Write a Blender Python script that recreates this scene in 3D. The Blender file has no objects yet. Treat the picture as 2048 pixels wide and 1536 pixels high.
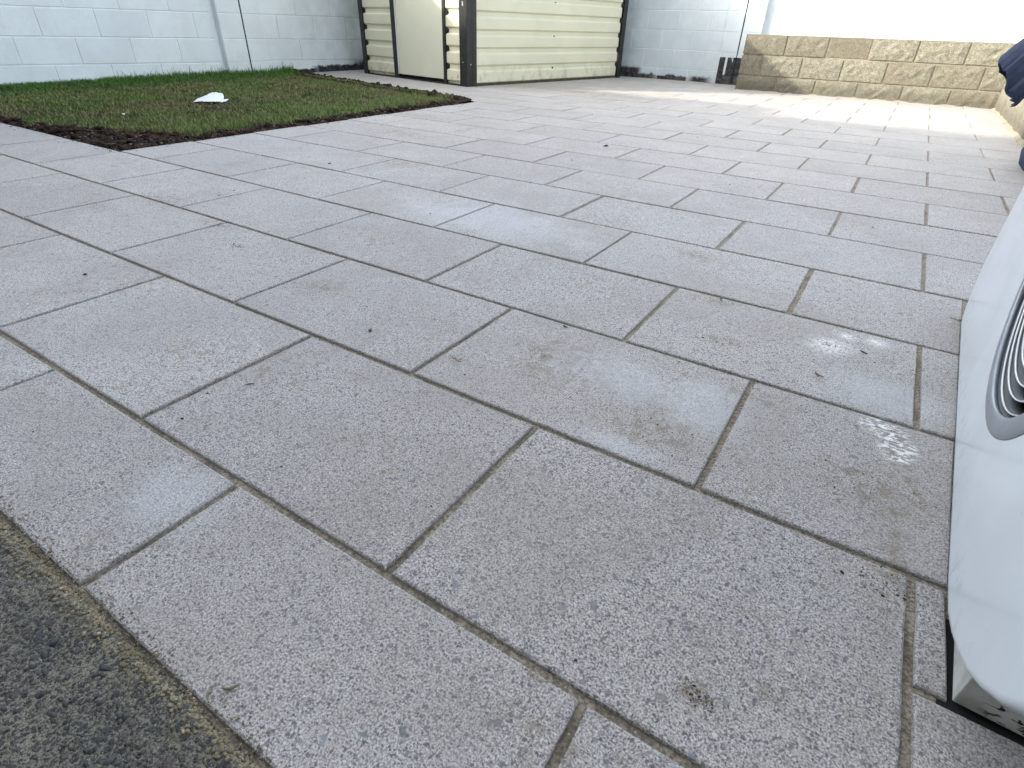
import bpy, bmesh, math, random
import numpy as np
from mathutils import Vector, Matrix, noise as mnoise

scene = bpy.context.scene
rnd = random.Random(7)

# ------------------------------------------------------------------ camera
cam_d = bpy.data.cameras.new("camera")
cam = bpy.data.objects.new("camera", cam_d)
scene.collection.objects.link(cam)
R = [[0.8411254963842857, 0.5401233868608671, 0.02783210912300326],
     [0.3131920499612373, -0.44448295045907676, -0.8392530289443535],
     [-0.44092929044617396, 0.7146339158738128, -0.5430282931022045]]
mw = Matrix(((R[0][0], -R[1][0], -R[2][0], 2.19234),
             (R[0][1], -R[1][1], -R[2][1], -0.72324),
             (R[0][2], -R[1][2], -R[2][2], 0.61678),
             (0, 0, 0, 1)))
cam.matrix_world = mw
cam_d.sensor_width = 36
cam_d.lens = 36 * 1112.92 / 2048
cam_d.clip_start = 0.02
cam_d.clip_end = 2000
scene.camera = cam

# ------------------------------------------------------------------ light
SUN_TRAVEL = Vector((0.8, 0.6, -0.50)).normalized()     # direction the light travels
elev = math.asin(-SUN_TRAVEL.z)
to_sun = -SUN_TRAVEL
world = bpy.data.worlds.new("World")
scene.world = world
world.use_nodes = True
wn = world.node_tree.nodes
wl = world.node_tree.links
sky = wn.new("ShaderNodeTexSky")
sky.sky_type = 'NISHITA'
sky.sun_disc = False
sky.sun_elevation = elev
sky.sun_rotation = math.atan2(to_sun.x, to_sun.y)
sky.air_density = 1.0
sky.dust_density = 2.5
sky.ozone_density = 0.6
bg = wn["Background"]
bg.inputs[1].default_value = 0.15
# thin broken cloud over the blue: whitens and brightens the sky where the noise is high
w_tc = wn.new("ShaderNodeTexCoord")
w_ns = wn.new("ShaderNodeTexNoise"); w_ns.inputs["Scale"].default_value = 2.2; w_ns.inputs["Detail"].default_value = 6
wl.new(w_tc.outputs["Generated"], w_ns.inputs["Vector"])
w_mr = wn.new("ShaderNodeMapRange"); w_mr.interpolation_type = 'SMOOTHSTEP'
w_mr.inputs[1].default_value = .36; w_mr.inputs[2].default_value = .62
wl.new(w_ns.outputs[0], w_mr.inputs[0])
w_hs = wn.new("ShaderNodeHueSaturation"); w_hs.inputs["Saturation"].default_value = .16; w_hs.inputs["Value"].default_value = 1.7
wl.new(sky.outputs[0], w_hs.inputs["Color"])
w_mx = wn.new("ShaderNodeMix"); w_mx.data_type = 'RGBA'
wl.new(w_mr.outputs[0], w_mx.inputs[0]); wl.new(sky.outputs[0], w_mx.inputs[6]); wl.new(w_hs.outputs[0], w_mx.inputs[7])
wl.new(w_mx.outputs[2], bg.inputs[0])

sun_d = bpy.data.lights.new("sun", 'SUN')
sun_d.energy = 2.0
sun_d.angle = math.radians(0.9)
sun_d.color = (1.0, 0.93, 0.82)
sun = bpy.data.objects.new("sun", sun_d)
scene.collection.objects.link(sun)
sun.location = (-6, -6, 8)
sun.rotation_euler = SUN_TRAVEL.to_track_quat('-Z', 'Y').to_euler()

vs = scene.view_settings
vs.view_transform = 'Standard'
vs.look = 'None'
vs.gamma = 1
vs.use_curve_mapping = False
vs.exposure = 1.84

# ------------------------------------------------------------------ node helper
class NT:
    def __init__(s, name):
        s.m = bpy.data.materials.new(name)
        s.m.use_nodes = True
        s.t = s.m.node_tree
        s.b = s.t.nodes["Principled BSDF"]
        s._pos = None
    def n(s, typ, **kw):
        nd = s.t.nodes.new(typ)
        for k, v in kw.items():
            setattr(nd, k, v)
        return nd
    def put(s, sock, v):
        if isinstance(v, bpy.types.NodeSocket):
            s.t.links.new(v, sock)
        elif v is not None:
            sock.default_value = v
    def pos(s):
        if s._pos is None:
            s._pos = s.n("ShaderNodeNewGeometry").outputs["Position"]
        return s._pos
    def noise(s, scale, detail=3, rough=0.5, vec=None, dist=0.0):
        nd = s.n("ShaderNodeTexNoise")
        s.put(nd.inputs["Vector"], vec or s.pos())
        nd.inputs["Scale"].default_value = scale
        nd.inputs["Detail"].default_value = detail
        nd.inputs["Roughness"].default_value = rough
        nd.inputs["Distortion"].default_value = dist
        return nd.outputs[0]
    def voro(s, scale, feature='F1', rand=1.0, vec=None):
        nd = s.n("ShaderNodeTexVoronoi", feature=feature)
        s.put(nd.inputs["Vector"], vec or s.pos())
        nd.inputs["Scale"].default_value = scale
        nd.inputs["Randomness"].default_value = rand
        return nd
    def math(s, op, a, b=None, c=None, clamp=False):
        nd = s.n("ShaderNodeMath", operation=op)
        nd.use_clamp = clamp
        s.put(nd.inputs[0], a)
        if b is not None: s.put(nd.inputs[1], b)
        if c is not None: s.put(nd.inputs[2], c)
        return nd.outputs[0]
    def ramp(s, x, lo, hi, a=0.0, b=1.0, smooth=True):
        nd = s.n("ShaderNodeMapRange")
        nd.interpolation_type = 'SMOOTHSTEP' if smooth else 'LINEAR'
        s.put(nd.inputs[0], x)
        nd.inputs[1].default_value = lo
        nd.inputs[2].default_value = hi
        nd.inputs[3].default_value = a
        nd.inputs[4].default_value = b
        return nd.outputs[0]
    def mix(s, f, a, b, blend='MIX'):
        nd = s.n("ShaderNodeMix", data_type='RGBA', blend_type=blend)
        nd.clamp_factor = True
        s.put(nd.inputs[0], f)
        for i, v in ((6, a), (7, b)):
            if isinstance(v, (tuple, list)): v = (*v[:3], 1.0)
            elif isinstance(v, (int, float)): v = (v, v, v, 1.0)
            s.put(nd.inputs[i], v)
        return nd.outputs[2]
    def sep(s, v=None):
        nd = s.n("ShaderNodeSeparateXYZ")
        s.put(nd.inputs[0], v or s.pos())
        return nd.outputs
    def vmul(s, v, k):
        nd = s.n("ShaderNodeVectorMath", operation='MULTIPLY')
        s.put(nd.inputs[0], v)
        nd.inputs[1].default_value = k
        return nd.outputs[0]
    def vadd(s, v, k):
        nd = s.n("ShaderNodeVectorMath", operation='ADD')
        s.put(nd.inputs[0], v)
        s.put(nd.inputs[1], k)
        return nd.outputs[0]
    def blob(s, x, y, r, ry=None, soft=0.5, warp=None):
        """soft round patch at a world position, edges broken by warp (a float socket around .5)"""
        nd = s.n("ShaderNodeVectorMath", operation='SUBTRACT')
        s.put(nd.inputs[0], s.pos()); nd.inputs[1].default_value = (x, y, 0)
        v = s.vmul(nd.outputs[0], (1 / r, 1 / (ry or r), 0))
        ln = s.n("ShaderNodeVectorMath", operation='LENGTH')
        s.put(ln.inputs[0], v)
        d = ln.outputs["Value"]
        if warp is not None:
            d = s.math('ADD', d, s.math('MULTIPLY', s.math('SUBTRACT', warp, 0.5), 1.8))
        return s.ramp(d, 1 - soft, 1 + soft * .4, 1.0, 0.0)
    def rand(s):
        return s.n("ShaderNodeObjectInfo").outputs["Random"]
    def bump(s, h, strength=0.3, dist=0.002, normal=None):
        nd = s.n("ShaderNodeBump")
        nd.inputs["Strength"].default_value = strength
        nd.inputs["Distance"].default_value = dist
        s.put(nd.inputs["Height"], h)
        if normal is not None: s.put(nd.inputs["Normal"], normal)
        return nd.outputs[0]
    def out(s, col=None, rough=None, normal=None, metallic=None, spec=None):
        b = s.b
        if col is not None:
            if isinstance(col, (tuple, list)): col = (*col[:3], 1.0)
            s.put(b.inputs["Base Color"], col)
        if rough is not None: s.put(b.inputs["Roughness"], rough)
        if normal is not None: s.put(b.inputs["Normal"], normal)
        if metallic is not None: s.put(b.inputs["Metallic"], metallic)
        if spec is not None: s.put(b.inputs["Specular IOR Level"], spec)
        return s.m

def sumf(m, lst, clamp=True):
    r = lst[0]
    for x in lst[1:]:
        r = m.math('ADD', r, x)
    return m.math('MINIMUM', r, 1.0) if clamp else r

# ------------------------------------------------------------------ materials
def mat_slab():
    m = NT("speckled_concrete_slab")
    rn = m.rand()
    base = m.mix(m.ramp(m.noise(1.1, 3), .35, .65), (.468, .448, .428), (.525, .504, .478))
    base = m.mix(m.ramp(rn, 0, 1, 0, .85, False), base, (.410, .388, .370))
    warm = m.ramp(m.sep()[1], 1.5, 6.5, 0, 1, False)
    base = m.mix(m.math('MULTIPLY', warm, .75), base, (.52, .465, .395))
    fade = m.ramp(m.sep()[1], 0.2, 4.5, 1.0, .55, False)
    # fine sand grain
    g = m.noise(380, 4, .75)
    base = m.mix(m.ramp(g, .40, .52, .85, 0), base, (.16, .155, .155))
    base = m.mix(m.ramp(g, .52, .62, 0, .75), base, (.72, .71, .69))
    # aggregate chips: dark flecks of several sizes, some pale ones
    hs = []
    for sc, thr, cut, col, off in ((330, .55, .40, (.075, .072, .080), 0), (185, .62, .38, (.085, .082, .092), 5), (105, .80, .30, (.12, .12, .13), 3),
                                   (44, .93, .20, (.15, .135, .135), 7), (62, .90, .24, (.145, .155, .175), 11), (150, .88, .30, (.34, .33, .33), 17)):
        wv = m.n("ShaderNodeVectorMath", operation='ADD')
        m.put(wv.inputs[0], m.pos()); wv.inputs[1].default_value = (off, off * .7, 0)
        nz = m.n("ShaderNodeTexNoise"); m.put(nz.inputs["Vector"], m.pos()); nz.inputs["Scale"].default_value = sc * 1.3
        sv = m.vmul(nz.outputs["Color"], (1.2 / sc, 1.2 / sc, 0))
        v = m.voro(sc, vec=m.vadd(wv.outputs[0], sv))
        cs = m.sep(v.outputs["Color"])
        mask = m.math('MULTIPLY', m.ramp(v.outputs["Distance"], cut - .05, cut + .06, 1, 0),
                      m.math('GREATER_THAN', cs[0], thr))
        cx = m.mix(cs[1], col, tuple(c * 1.9 for c in col))
        base = m.mix(m.math('MULTIPLY', mask, m.math('MULTIPLY_ADD', cs[2], .45, .45)), base, cx)
        hs.append(mask)
    # mud, dust, pale patches
    brk = m.noise(38, 4, .65)
    lowb = m.noise(9, 3, .6)
    muds = [(1.982, .104, .11, .07), (1.992, .536, .05, .035), (1.917, .763, .08, .05), (1.725, .231, .11, .08), (1.762, 1.086, .07, .05),
            (.306, .36, .12, .04), (-.139, .421, .16, .07), (-.219, .222, .09, .05), (1.015, .183, .09, .07), (1.536, .101, .03, .02),
            (2.484, 1.0, .03, .05), (2.204, -.327, .035, .02), (2.321, .161, .10, .06), (-.435, 2.188, .3, .12), (.08, 1.527, .22, .1),
            (-1.0, 5.6, 1.6, .35), (2.37, -.04, .03, .09), (-.9, 2.9, .3, .12), (2.10, .33, .12, .03), (2.37, .25, .03, .2), (1.77,.2,.14,.1)]
    mm = sumf(m, [m.blob(x, y, r, ry, .75, lowb) for x, y, r, ry in muds])
    mud = m.math('MULTIPLY', mm, m.ramp(brk, .46, .62, .10, .62))
    gen = m.math('MULTIPLY', m.ramp(m.noise(2.6, 4, .6), .50, .68), m.ramp(m.noise(34, 5, .75), .51, .60, 0, .5))
    cl = m.ramp(m.noise(3.4, 5, .65, dist=.6), .42, .64, 0, .35)
    base = m.mix(cl, base, (.27, .255, .235))
    mud = m.math('MAXIMUM', mud, gen)
    base = m.mix(mud, base, (.21, .165, .115))
    whites = [(1.443, -.48, .085, .075), (1.87, .24, .16, .09), (2.322, .482, .14, .1), (2.216, .666, .06, .05), (2.24, .739, .03, .025),
              (2.31, .748, .03, .03), (1.0, 1.0, .4, .2), (2.05, .25, .1, .1), (1.95, .03, .1, .03)]
    wm = sumf(m, [m.blob(x, y, r, ry, .8, lowb) for x, y, r, ry in whites])
    base = m.mix(m.math('MULTIPLY', wm, .28), base, (.66, .70, .76))
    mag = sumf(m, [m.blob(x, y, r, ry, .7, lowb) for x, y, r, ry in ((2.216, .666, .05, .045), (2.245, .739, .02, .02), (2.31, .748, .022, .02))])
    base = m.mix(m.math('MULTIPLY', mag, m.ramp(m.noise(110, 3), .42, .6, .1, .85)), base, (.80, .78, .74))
    # damp patch: dark film, its sky glint painted on as white streaks
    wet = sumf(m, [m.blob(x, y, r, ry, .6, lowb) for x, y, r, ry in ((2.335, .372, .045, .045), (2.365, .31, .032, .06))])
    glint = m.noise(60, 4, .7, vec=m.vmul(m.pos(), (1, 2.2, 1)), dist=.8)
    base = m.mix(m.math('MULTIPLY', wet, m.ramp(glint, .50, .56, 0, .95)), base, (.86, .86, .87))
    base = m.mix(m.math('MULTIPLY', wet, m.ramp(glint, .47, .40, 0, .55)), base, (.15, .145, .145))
    rough = m.math('SUBTRACT', .62, m.math('MULTIPLY', wet, .45))
    h = m.math('SUBTRACT', m.math('MULTIPLY', g, .8), m.math('MULTIPLY', hs[0], .35))
    h = m.math('ADD', h, m.math('MULTIPLY', m.noise(110, 3), .7))
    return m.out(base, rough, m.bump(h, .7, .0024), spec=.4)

def mat_mortar(name, c1, c2, scale=300, b=.5, grit=True):
    m = NT(name)
    col = m.mix(m.ramp(m.noise(scale, 3, .6), .35, .65), c1, c2)
    col = m.mix(m.ramp(m.noise(12, 4), .45, .7, 0, .6), col, tuple(x * .6 for x in c1))
    if grit:
        v = m.voro(scale * .9)
        col = m.mix(m.math('MULTIPLY', m.math('GREATER_THAN', m.sep(v.outputs["Color"])[0], .8),
                           m.ramp(v.outputs["Distance"], .2, .4, .8, 0)), col, (.50, .45, .36))
    return m.out(col, .9, m.bump(m.noise(scale, 4, .7), b, .004), spec=.2)

def paint_wall(axis, thin=0.0):
    """white masonry paint, with bare black-tar patches low down where the roller missed"""
    m = NT("white_masonry_paint_" + axis)
    p = m.sep()
    z = p[2]
    along = p[1] if axis == 'left' else p[0]
    rn = m.rand()
    col = m.mix(rn, (.83, .885, .885), (.765, .825, .84))
    col = m.mix(m.ramp(m.noise(4, 5, .6), .35, .65, 0, .55), col, (.69, .73, .735))
    col = m.mix(m.ramp(m.noise(28, 4, .7), .5, .75, 0, .35), col, (.62, .665, .68))
    if thin: col = m.mix(m.ramp(m.noise(3.3, 4, .6), .2, .8, thin * .7, thin), col, (.46, .52, .55))
    st = m.noise(9, 4, .7, vec=m.vmul(m.pos(), (1, 1, .5)))
    fine = m.noise(55, 3, .7)
    def patch(a0, a1, z0, z1, e, ez, noisy=.1):
        # limits along the wall and a ragged top edge
        f = m.math('MULTIPLY', m.ramp(along, a0 - e, a0 + e), m.ramp(along, a1 - e, a1 + e, 1, 0))
        top = m.math('ADD', z, m.math('MULTIPLY', m.math('SUBTRACT', st, .5), noisy * 2))
        top = m.math('ADD', top, m.math('MULTIPLY', m.math('SUBTRACT', fine, .5), noisy * .6))
        return m.math('MULTIPLY', f, m.ramp(top, z1 - ez, z1 + ez, 1, 0))
    if axis == 'left':
        darks = [patch(4.35, 4.7, -1, .012, .04, .006, .02), patch(4.7, 5.15, -1, .045, .12, .008, .03),
                 patch(5.05, 6.3, -1, .075, .1, .012, .05), patch(5.8, 6.6, -1, .11, .12, .03, .06),
                 patch(1.3, 2.15, -1, .03, .05, .006, .02), patch(2.85, 3.0, -1, .04, .02, .01, .02)]
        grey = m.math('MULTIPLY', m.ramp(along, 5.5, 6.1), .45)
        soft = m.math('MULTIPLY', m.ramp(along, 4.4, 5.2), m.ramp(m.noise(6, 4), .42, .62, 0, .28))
    else:
        darks = [patch(-1.7, -1.32, -1, .13, .05, .02, .03), patch(-1.45, -1.05, -1, .06, .12, .02, .06),
                 patch(-1.05, -.6, -1, .052, .02, .012, .05), patch(-.55, -.28, -1, .065, .08, .025, .07),
                 ]
        solid = patch(-.165, .9, -1, .318, .006, .004, .008)
        streak = m.math('MULTIPLY', m.ramp(m.math('ABSOLUTE', m.math('ADD', along, .070)), .010, .018, 1, 0),
                        m.ramp(z, .10, .125))
        vv = m.vmul(m.pos(), (1, 1, .12))
        drips = m.math('MULTIPLY', m.ramp(m.noise(38, 3, .6, vec=vv), .60, .64), m.ramp(z, .14, .30, 0, 1))
        keep = m.math('SUBTRACT', 1, m.math('MAXIMUM', streak, drips))
        darks.append(m.math('MULTIPLY', solid, keep))
        grey = m.math('MULTIPLY', m.ramp(along, -1.25, -1.65), .42)
        soft = m.math('MULTIPLY', m.ramp(along, .2, -.1), m.ramp(m.noise(5, 4), .4, .62, 0, .33))
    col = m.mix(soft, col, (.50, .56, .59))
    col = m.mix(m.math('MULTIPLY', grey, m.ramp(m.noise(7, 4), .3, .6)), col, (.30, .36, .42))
    d = darks[0]
    for x in darks[1:]:
        d = m.math('MAXIMUM', d, x)
    tar = m.mix(m.ramp(m.noise(20, 4), .4, .65), (.022, .024, .026), (.055, .058, .058))
    base = m.ramp(z, .11, .09) if axis != 'left' else m.math('MULTIPLY', z, 0)
    tar = m.mix(m.math('MULTIPLY', base, m.ramp(m.noise(26, 4), .42, .62, 0, .5)), tar, (.14, .135, .125))
    col = m.mix(d, col, tar)
    h = m.math('ADD', m.noise(60, 4, .6), m.math('MULTIPLY', m.noise(220, 2), .4))
    return m.out(col, .75, m.bump(h, .35, .003), spec=.3)

def mat_sandstone(name, a, b, dark):
    m = NT(name)
    rn = m.rand()
    col = m.mix(m.ramp(m.noise(22, 5, .7), .35, .65), a, b)
    col = m.mix(m.ramp(m.noise(90, 3, .7), .5, .7, 0, .7), col, tuple(min(.8, x * 1.7) for x in b))
    col = m.mix(m.ramp(m.noise(70, 3, .7), .5, .35, 0, .6), col, dark)
    damp = m.ramp(m.math('ADD', m.sep()[2], m.math('MULTIPLY', m.noise(5, 4), .12)), .10, .24, .62, 0)
    col = m.mix(damp, col, tuple(x * .55 for x in a))
    col = m.mix(m.math('MULTIPLY', m.math('GREATER_THAN', rn, .8), .3), col, dark)
    return m.out(col, .9, m.bump(m.noise(75, 5, .75), .9, .010), spec=.2)

def mat_grass():
    m = NT("grass_blades")
    at = m.n("ShaderNodeAttribute"); at.attribute_name = "tint"
    t = at.outputs["Fac"]
    p = m.pos()
    # dry thatch in the middle, lusher by the wall and along the front edge
    dry = m.ramp(m.noise(1.7, 4, .6), .40, .60)
    wall = m.ramp(m.math('ADD', m.sep()[0], m.math('MULTIPLY', m.math('SUBTRACT', m.noise(3.5, 4, .6), .5), 1.1)), -3.85, -4.45)
    front = m.ramp(m.sep()[0], -2.0, -1.5)
    g1 = m.mix(t, (0.057, 0.111, 0.023), (0.161, 0.250, 0.050))
    g2 = m.mix(t, (0.124, 0.111, 0.050), (0.284, 0.241, 0.111))
    col = m.mix(m.math('MULTIPLY', dry, .62), g1, g2)
    col = m.mix(m.math('MULTIPLY', m.ramp(t, .90, .93), .8), col, (0.474, 0.376, 0.213))
    col = m.mix(m.math('MULTIPLY', wall, .85), col, m.mix(t, (0.034, 0.104, 0.017), (0.095, 0.224, 0.033)))
    col = m.mix(m.math('MULTIPLY', front, .45), col, m.mix(t, (0.085, 0.153, 0.029), (0.226, 0.305, 0.065)))
    mat = m.out(col, .6, spec=.25)
    m.b.inputs["Transmission Weight"].default_value = 0
    return mat

def mat_soil():
    m = NT("damp_topsoil")
    col = m.mix(m.ramp(m.noise(30, 5, .7), .35, .65), (.020, .013, .009), (.062, .042, .030))
    col = m.mix(m.ramp(m.noise(120, 3, .7), .58, .72, 0, .6), col, (.13, .10, .07))
    return m.out(col, .95, m.bump(m.noise(90, 5, .75), 1.0, .012), spec=.15)

def mat_cladding(name, a, b, dirt=True):
    m = NT(name)
    col = m.mix(m.ramp(m.noise(2.0, 3), .4, .6), a, b)
    if dirt:
        zz = m.sep()[2]
        low = m.ramp(zz, .30, .02)
        sm = m.math('MULTIPLY', low, m.ramp(m.noise(9, 5, .7, vec=m.vmul(m.pos(), (1, 1, .6))), .46, .66, 0, .55))
        col = m.mix(sm, col, (.30, .255, .16))
        sp = m.math('MULTIPLY', low, m.ramp(m.noise(60, 3, .7), .64, .72, 0, .5))
        col = m.mix(sp, col, (.20, .17, .12))
    rg = m.ramp(m.noise(14, 3), .3, .7, .36, .5)
    return m.out(col, rg, m.bump(m.noise(6, 2), .05, .004), spec=.45)

def mat_dark_trim():
    m = NT("dark_brown_trim")
    col = m.mix(m.ramp(m.noise(14, 4), .4, .7), (.009, .008, .008), (.020, .018, .017))
    col = m.mix(m.ramp(m.noise(60, 3, .7), .68, .76, 0, .6), col, (.16, .15, .13))
    return m.out(col, .42, m.bump(m.noise(90, 2), .1, .001), spec=.4)

def simple(name, col, rough=.6, metal=0, nscale=None, namp=.25, bump=0, bscale=100, spec=.4):
    m = NT(name)
    c = col
    if nscale:
        c = m.mix(m.ramp(m.noise(nscale, 4, .6), .35, .65), col, tuple(x * (1 - namp) for x in col))
    nrm = m.bump(m.noise(bscale, 4, .6), bump, .003) if bump else None
    return m.out(c, rough, nrm, metal, spec)

def mat_white_panel():
    m = NT("glossy_white_casing")
    col = m.mix(m.ramp(m.noise(5, 4), .4, .65), (.74, .80, .85), (.69, .75, .80))
    z = m.sep()[2]
    dirt = m.math('MULTIPLY', m.ramp(z, .12, .02), m.ramp(m.noise(35, 5, .7), .5, .7, 0, .35))
    col = m.mix(dirt, col, (.42, .43, .40))
    sc = m.noise(26, 2, .5, vec=m.vmul(m.pos(), (1, .25, 1.6)), dist=1.5)
    hair = m.ramp(m.math('ABSOLUTE', m.math('SUBTRACT', sc, .5)), 0, .004, .22, 0)
    col = m.mix(m.math('MULTIPLY', hair, m.ramp(m.noise(3, 2), .5, .65)), col, (.52, .55, .58))
    sp = m.math('GREATER_THAN', m.noise(160, 2, .6), .74)
    col = m.mix(m.math('MULTIPLY', sp, .5), col, (.3, .3, .3))
    h = m.math('ADD', m.math('MULTIPLY', m.noise(2.5, 2), 1.0), m.math('MULTIPLY', m.noise(700, 2), .012))
    return m.out(col, .20, m.bump(h, .10, .02), spec=.5)

def mat_plinth():
    m = NT("peeling_plinth_paint")
    n1 = m.noise(70, 4, .7, vec=m.vmul(m.pos(), (1, 1, 2.2)), dist=.6)
    msk = m.math('MULTIPLY', m.ramp(n1, .53, .57), m.math('MULTIPLY', m.ramp(m.sep()[0], 2.455, 2.475), m.ramp(m.sep()[1], -.16, -.17)))
    col = m.mix(m.ramp(m.noise(22, 4), .4, .7), (.55, .57, .55), (.34, .35, .32))
    col = m.mix(msk, col, (.02, .02, .02))
    return m.out(col, .6, m.bump(m.math('SUBTRACT', 1, msk), .5, .002), spec=.4)

def mat_old_concrete():
    m = NT("dark_exposed_aggregate")
    base = m.mix(m.ramp(m.noise(6, 5, .6), .35, .65), (.15, .15, .128), (.235, .228, .185))
    g = m.noise(360, 3, .6)
    base = m.mix(m.ramp(g, .50, .62, 0, .7), base, (.27, .26, .205))
    base = m.mix(m.ramp(g, .50, .40, 0, .8), base, (.030, .031, .032))
    hs = None
    for sc, thr, cut, c1, c2 in ((190, .35, .42, (.045, .052, .056), (.10, .105, .10)), (95, .62, .34, (.035, .042, .055), (.14, .14, .14)), (60, .86, .3, (.06, .07, .09), (.17, .13, .11))):
        nz = m.n("ShaderNodeTexNoise"); m.put(nz.inputs["Vector"], m.pos()); nz.inputs["Scale"].default_value = sc * 1.2
        v = m.voro(sc, vec=m.vadd(m.pos(), m.vmul(nz.outputs["Color"], (.9 / sc, .9 / sc, 0))))
        cs = m.sep(v.outputs["Color"])
        mask = m.math('MULTIPLY', m.ramp(v.outputs["Distance"], cut - .06, cut + .08, 1, 0), m.math('GREATER_THAN', cs[0], thr))
        base = m.mix(m.math('MULTIPLY', mask, .85), base, m.mix(cs[1], c1, c2))
        hs = mask if hs is None else m.math('MAXIMUM', hs, mask)
    edge = m.math('ADD', m.sep()[1], m.math('MULTIPLY', m.math('SUBTRACT', m.noise(22, 5, .75), .5), .16))
    sand = m.math('MULTIPLY', m.ramp(edge, -.672, -.622), m.ramp(m.noise(70, 4, .75), .46, .60, .0, .85))
    base = m.mix(sand, base, (.27, .235, .155))
    h = m.math('ADD', m.math('MULTIPLY', hs, .5), m.noise(170, 4, .65))
    return m.out(base, .8, m.bump(h, 1.0, .008), spec=.35)

def mat_cloth_cover():
    m = NT("navy_cover_fabric")
    v = m.n("ShaderNodeTexWave"); m.put(v.inputs["Vector"], m.pos()); v.inputs["Scale"].default_value = 320; v.inputs["Distortion"].default_value = .4
    col = m.mix(m.ramp(m.noise(9, 3), .4, .6), (.022, .032, .070), (.040, .055, .105))
    h = m.math('ADD', m.math('MULTIPLY', v.outputs["Fac"], .3), m.noise(24, 3))
    return m.out(col, .7, m.bump(h, .35, .004), spec=.3)

M = dict(
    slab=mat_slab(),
    bed=mat_mortar("joint_mortar", (.175, .152, .118), (.42, .37, .295), 210, 1.0),
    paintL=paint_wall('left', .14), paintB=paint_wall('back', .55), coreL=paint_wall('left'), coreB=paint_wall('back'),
    sand=mat_sandstone("split_face_block", (.165, .153, .115), (.25, .238, .185), (.11, .095, .06)),
    sand2=mat_sandstone("replacement_block", (.145, .128, .092), (.19, .17, .125), (.11, .098, .07)),
    rwm=mat_mortar("sandy_mortar", (.22, .195, .14), (.30, .27, .195), 120, .6),
    grass=mat_grass(), soil=mat_soil(),
    clad=mat_cladding("cream_cladding", (.67, .645, .475), (.63, .61, .45)),
    door=mat_cladding("cream_door_sheet", (.64, .635, .49), (.61, .61, .48), False),
    trim=mat_dark_trim(),
    crack=simple("black_joint_filler_and_gap_shade", (.012, .012, .012), .8),
    white=mat_white_panel(), plinth=mat_plinth(),
    ring=simple("silver_plastic_ring", (.36, .40, .45), .28, .35, 12, .2, spec=.5),
    edge=simple("bright_louvre_edge", (.74, .77, .79), .3, .3),
    fin=simple("slate_louvre", (.10, .11, .125), .6, 0, 20, .2),
    back=simple("black_grille_back", (.006, .006, .007), .7),
    old=mat_old_concrete(),
    sandgrit=mat_mortar("spilt_sand", (.22, .19, .125), (.33, .29, .20), 160, .7),
    cover=mat_cloth_cover(),
    paper=simple("white_plastic_sheet", (.80, .84, .85), .4, 0, 40, .1, .3, 60),
    crumb=simple("dirt_crumb", (.045, .036, .026), .9, 0, 200, .4),
    straw=simple("dry_stalk", (.21, .165, .095), .8, 0, 100, .3),
    stone=simple("grey_pebble", (.16, .15, .135), .7, 0, 80, .4, .3),
    render=simple("brown_roughcast", (.24, .22, .19), .85, 0, 4, .1, .3, 60),
    roof=simple("dark_roof_sheet", (.06, .06, .065), .7, 0, 10, .3),
    glass=simple("dark_window_glass", (.03, .035, .04), .08, 0),
    frame=simple("white_window_frame", (.75, .75, .75), .4, 0),
    screw=simple("zinc_screw_head", (.55, .55, .53), .35, .7),
    turf=simple("rough_field", (.055, .075, .025), .9, 0, .5, .4, .5, 6),
    scrape=simple("scraped_primer", (.45, .44, .40), .6),
)

# ------------------------------------------------------------------ object helpers
col = scene.collection
def link(name, me, mat=None, parent=None, kind=None, **props):
    o = bpy.data.objects.new(name, me)
    col.objects.link(o)
    if mat is not None and me is not None and len(me.materials) == 0:
        me.materials.append(mat)
    if parent is not None: o.parent = parent
    if kind: o["kind"] = kind
    for k, v in props.items(): o[k] = v
    return o
def mesh(name, verts, faces, smooth=False):
    me = bpy.data.meshes.new(name)
    me.from_pydata([tuple(v) for v in verts], [], faces)
    me.update()
    if smooth:
        me.polygons.foreach_set("use_smooth", [True] * len(me.polygons))
    return me
def empty(name, loc=(0, 0, 0), **props):
    o = bpy.data.objects.new(name, None)
    o.location = loc
    o.empty_display_size = .2
    col.objects.link(o)
    for k, v in props.items(): o[k] = v
    return o

def clip(poly, n, c):
    """keep the side n.p <= c"""
    outp = []
    for i in range(len(poly)):
        a, b = poly[i], poly[(i + 1) % len(poly)]
        da, db = n[0] * a[0] + n[1] * a[1] - c, n[0] * b[0] + n[1] * b[1] - c
        if da <= 0: outp.append(a)
        if (da < 0 < db) or (db < 0 < da):
            t = da / (da - db)
            outp.append((a[0] + t * (b[0] - a[0]), a[1] + t * (b[1] - a[1])))
    return outp
def area(p):
    return .5 * abs(sum(p[i][0] * p[(i + 1) % len(p)][1] - p[(i + 1) % len(p)][0] * p[i][1] for i in range(len(p))))

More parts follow.
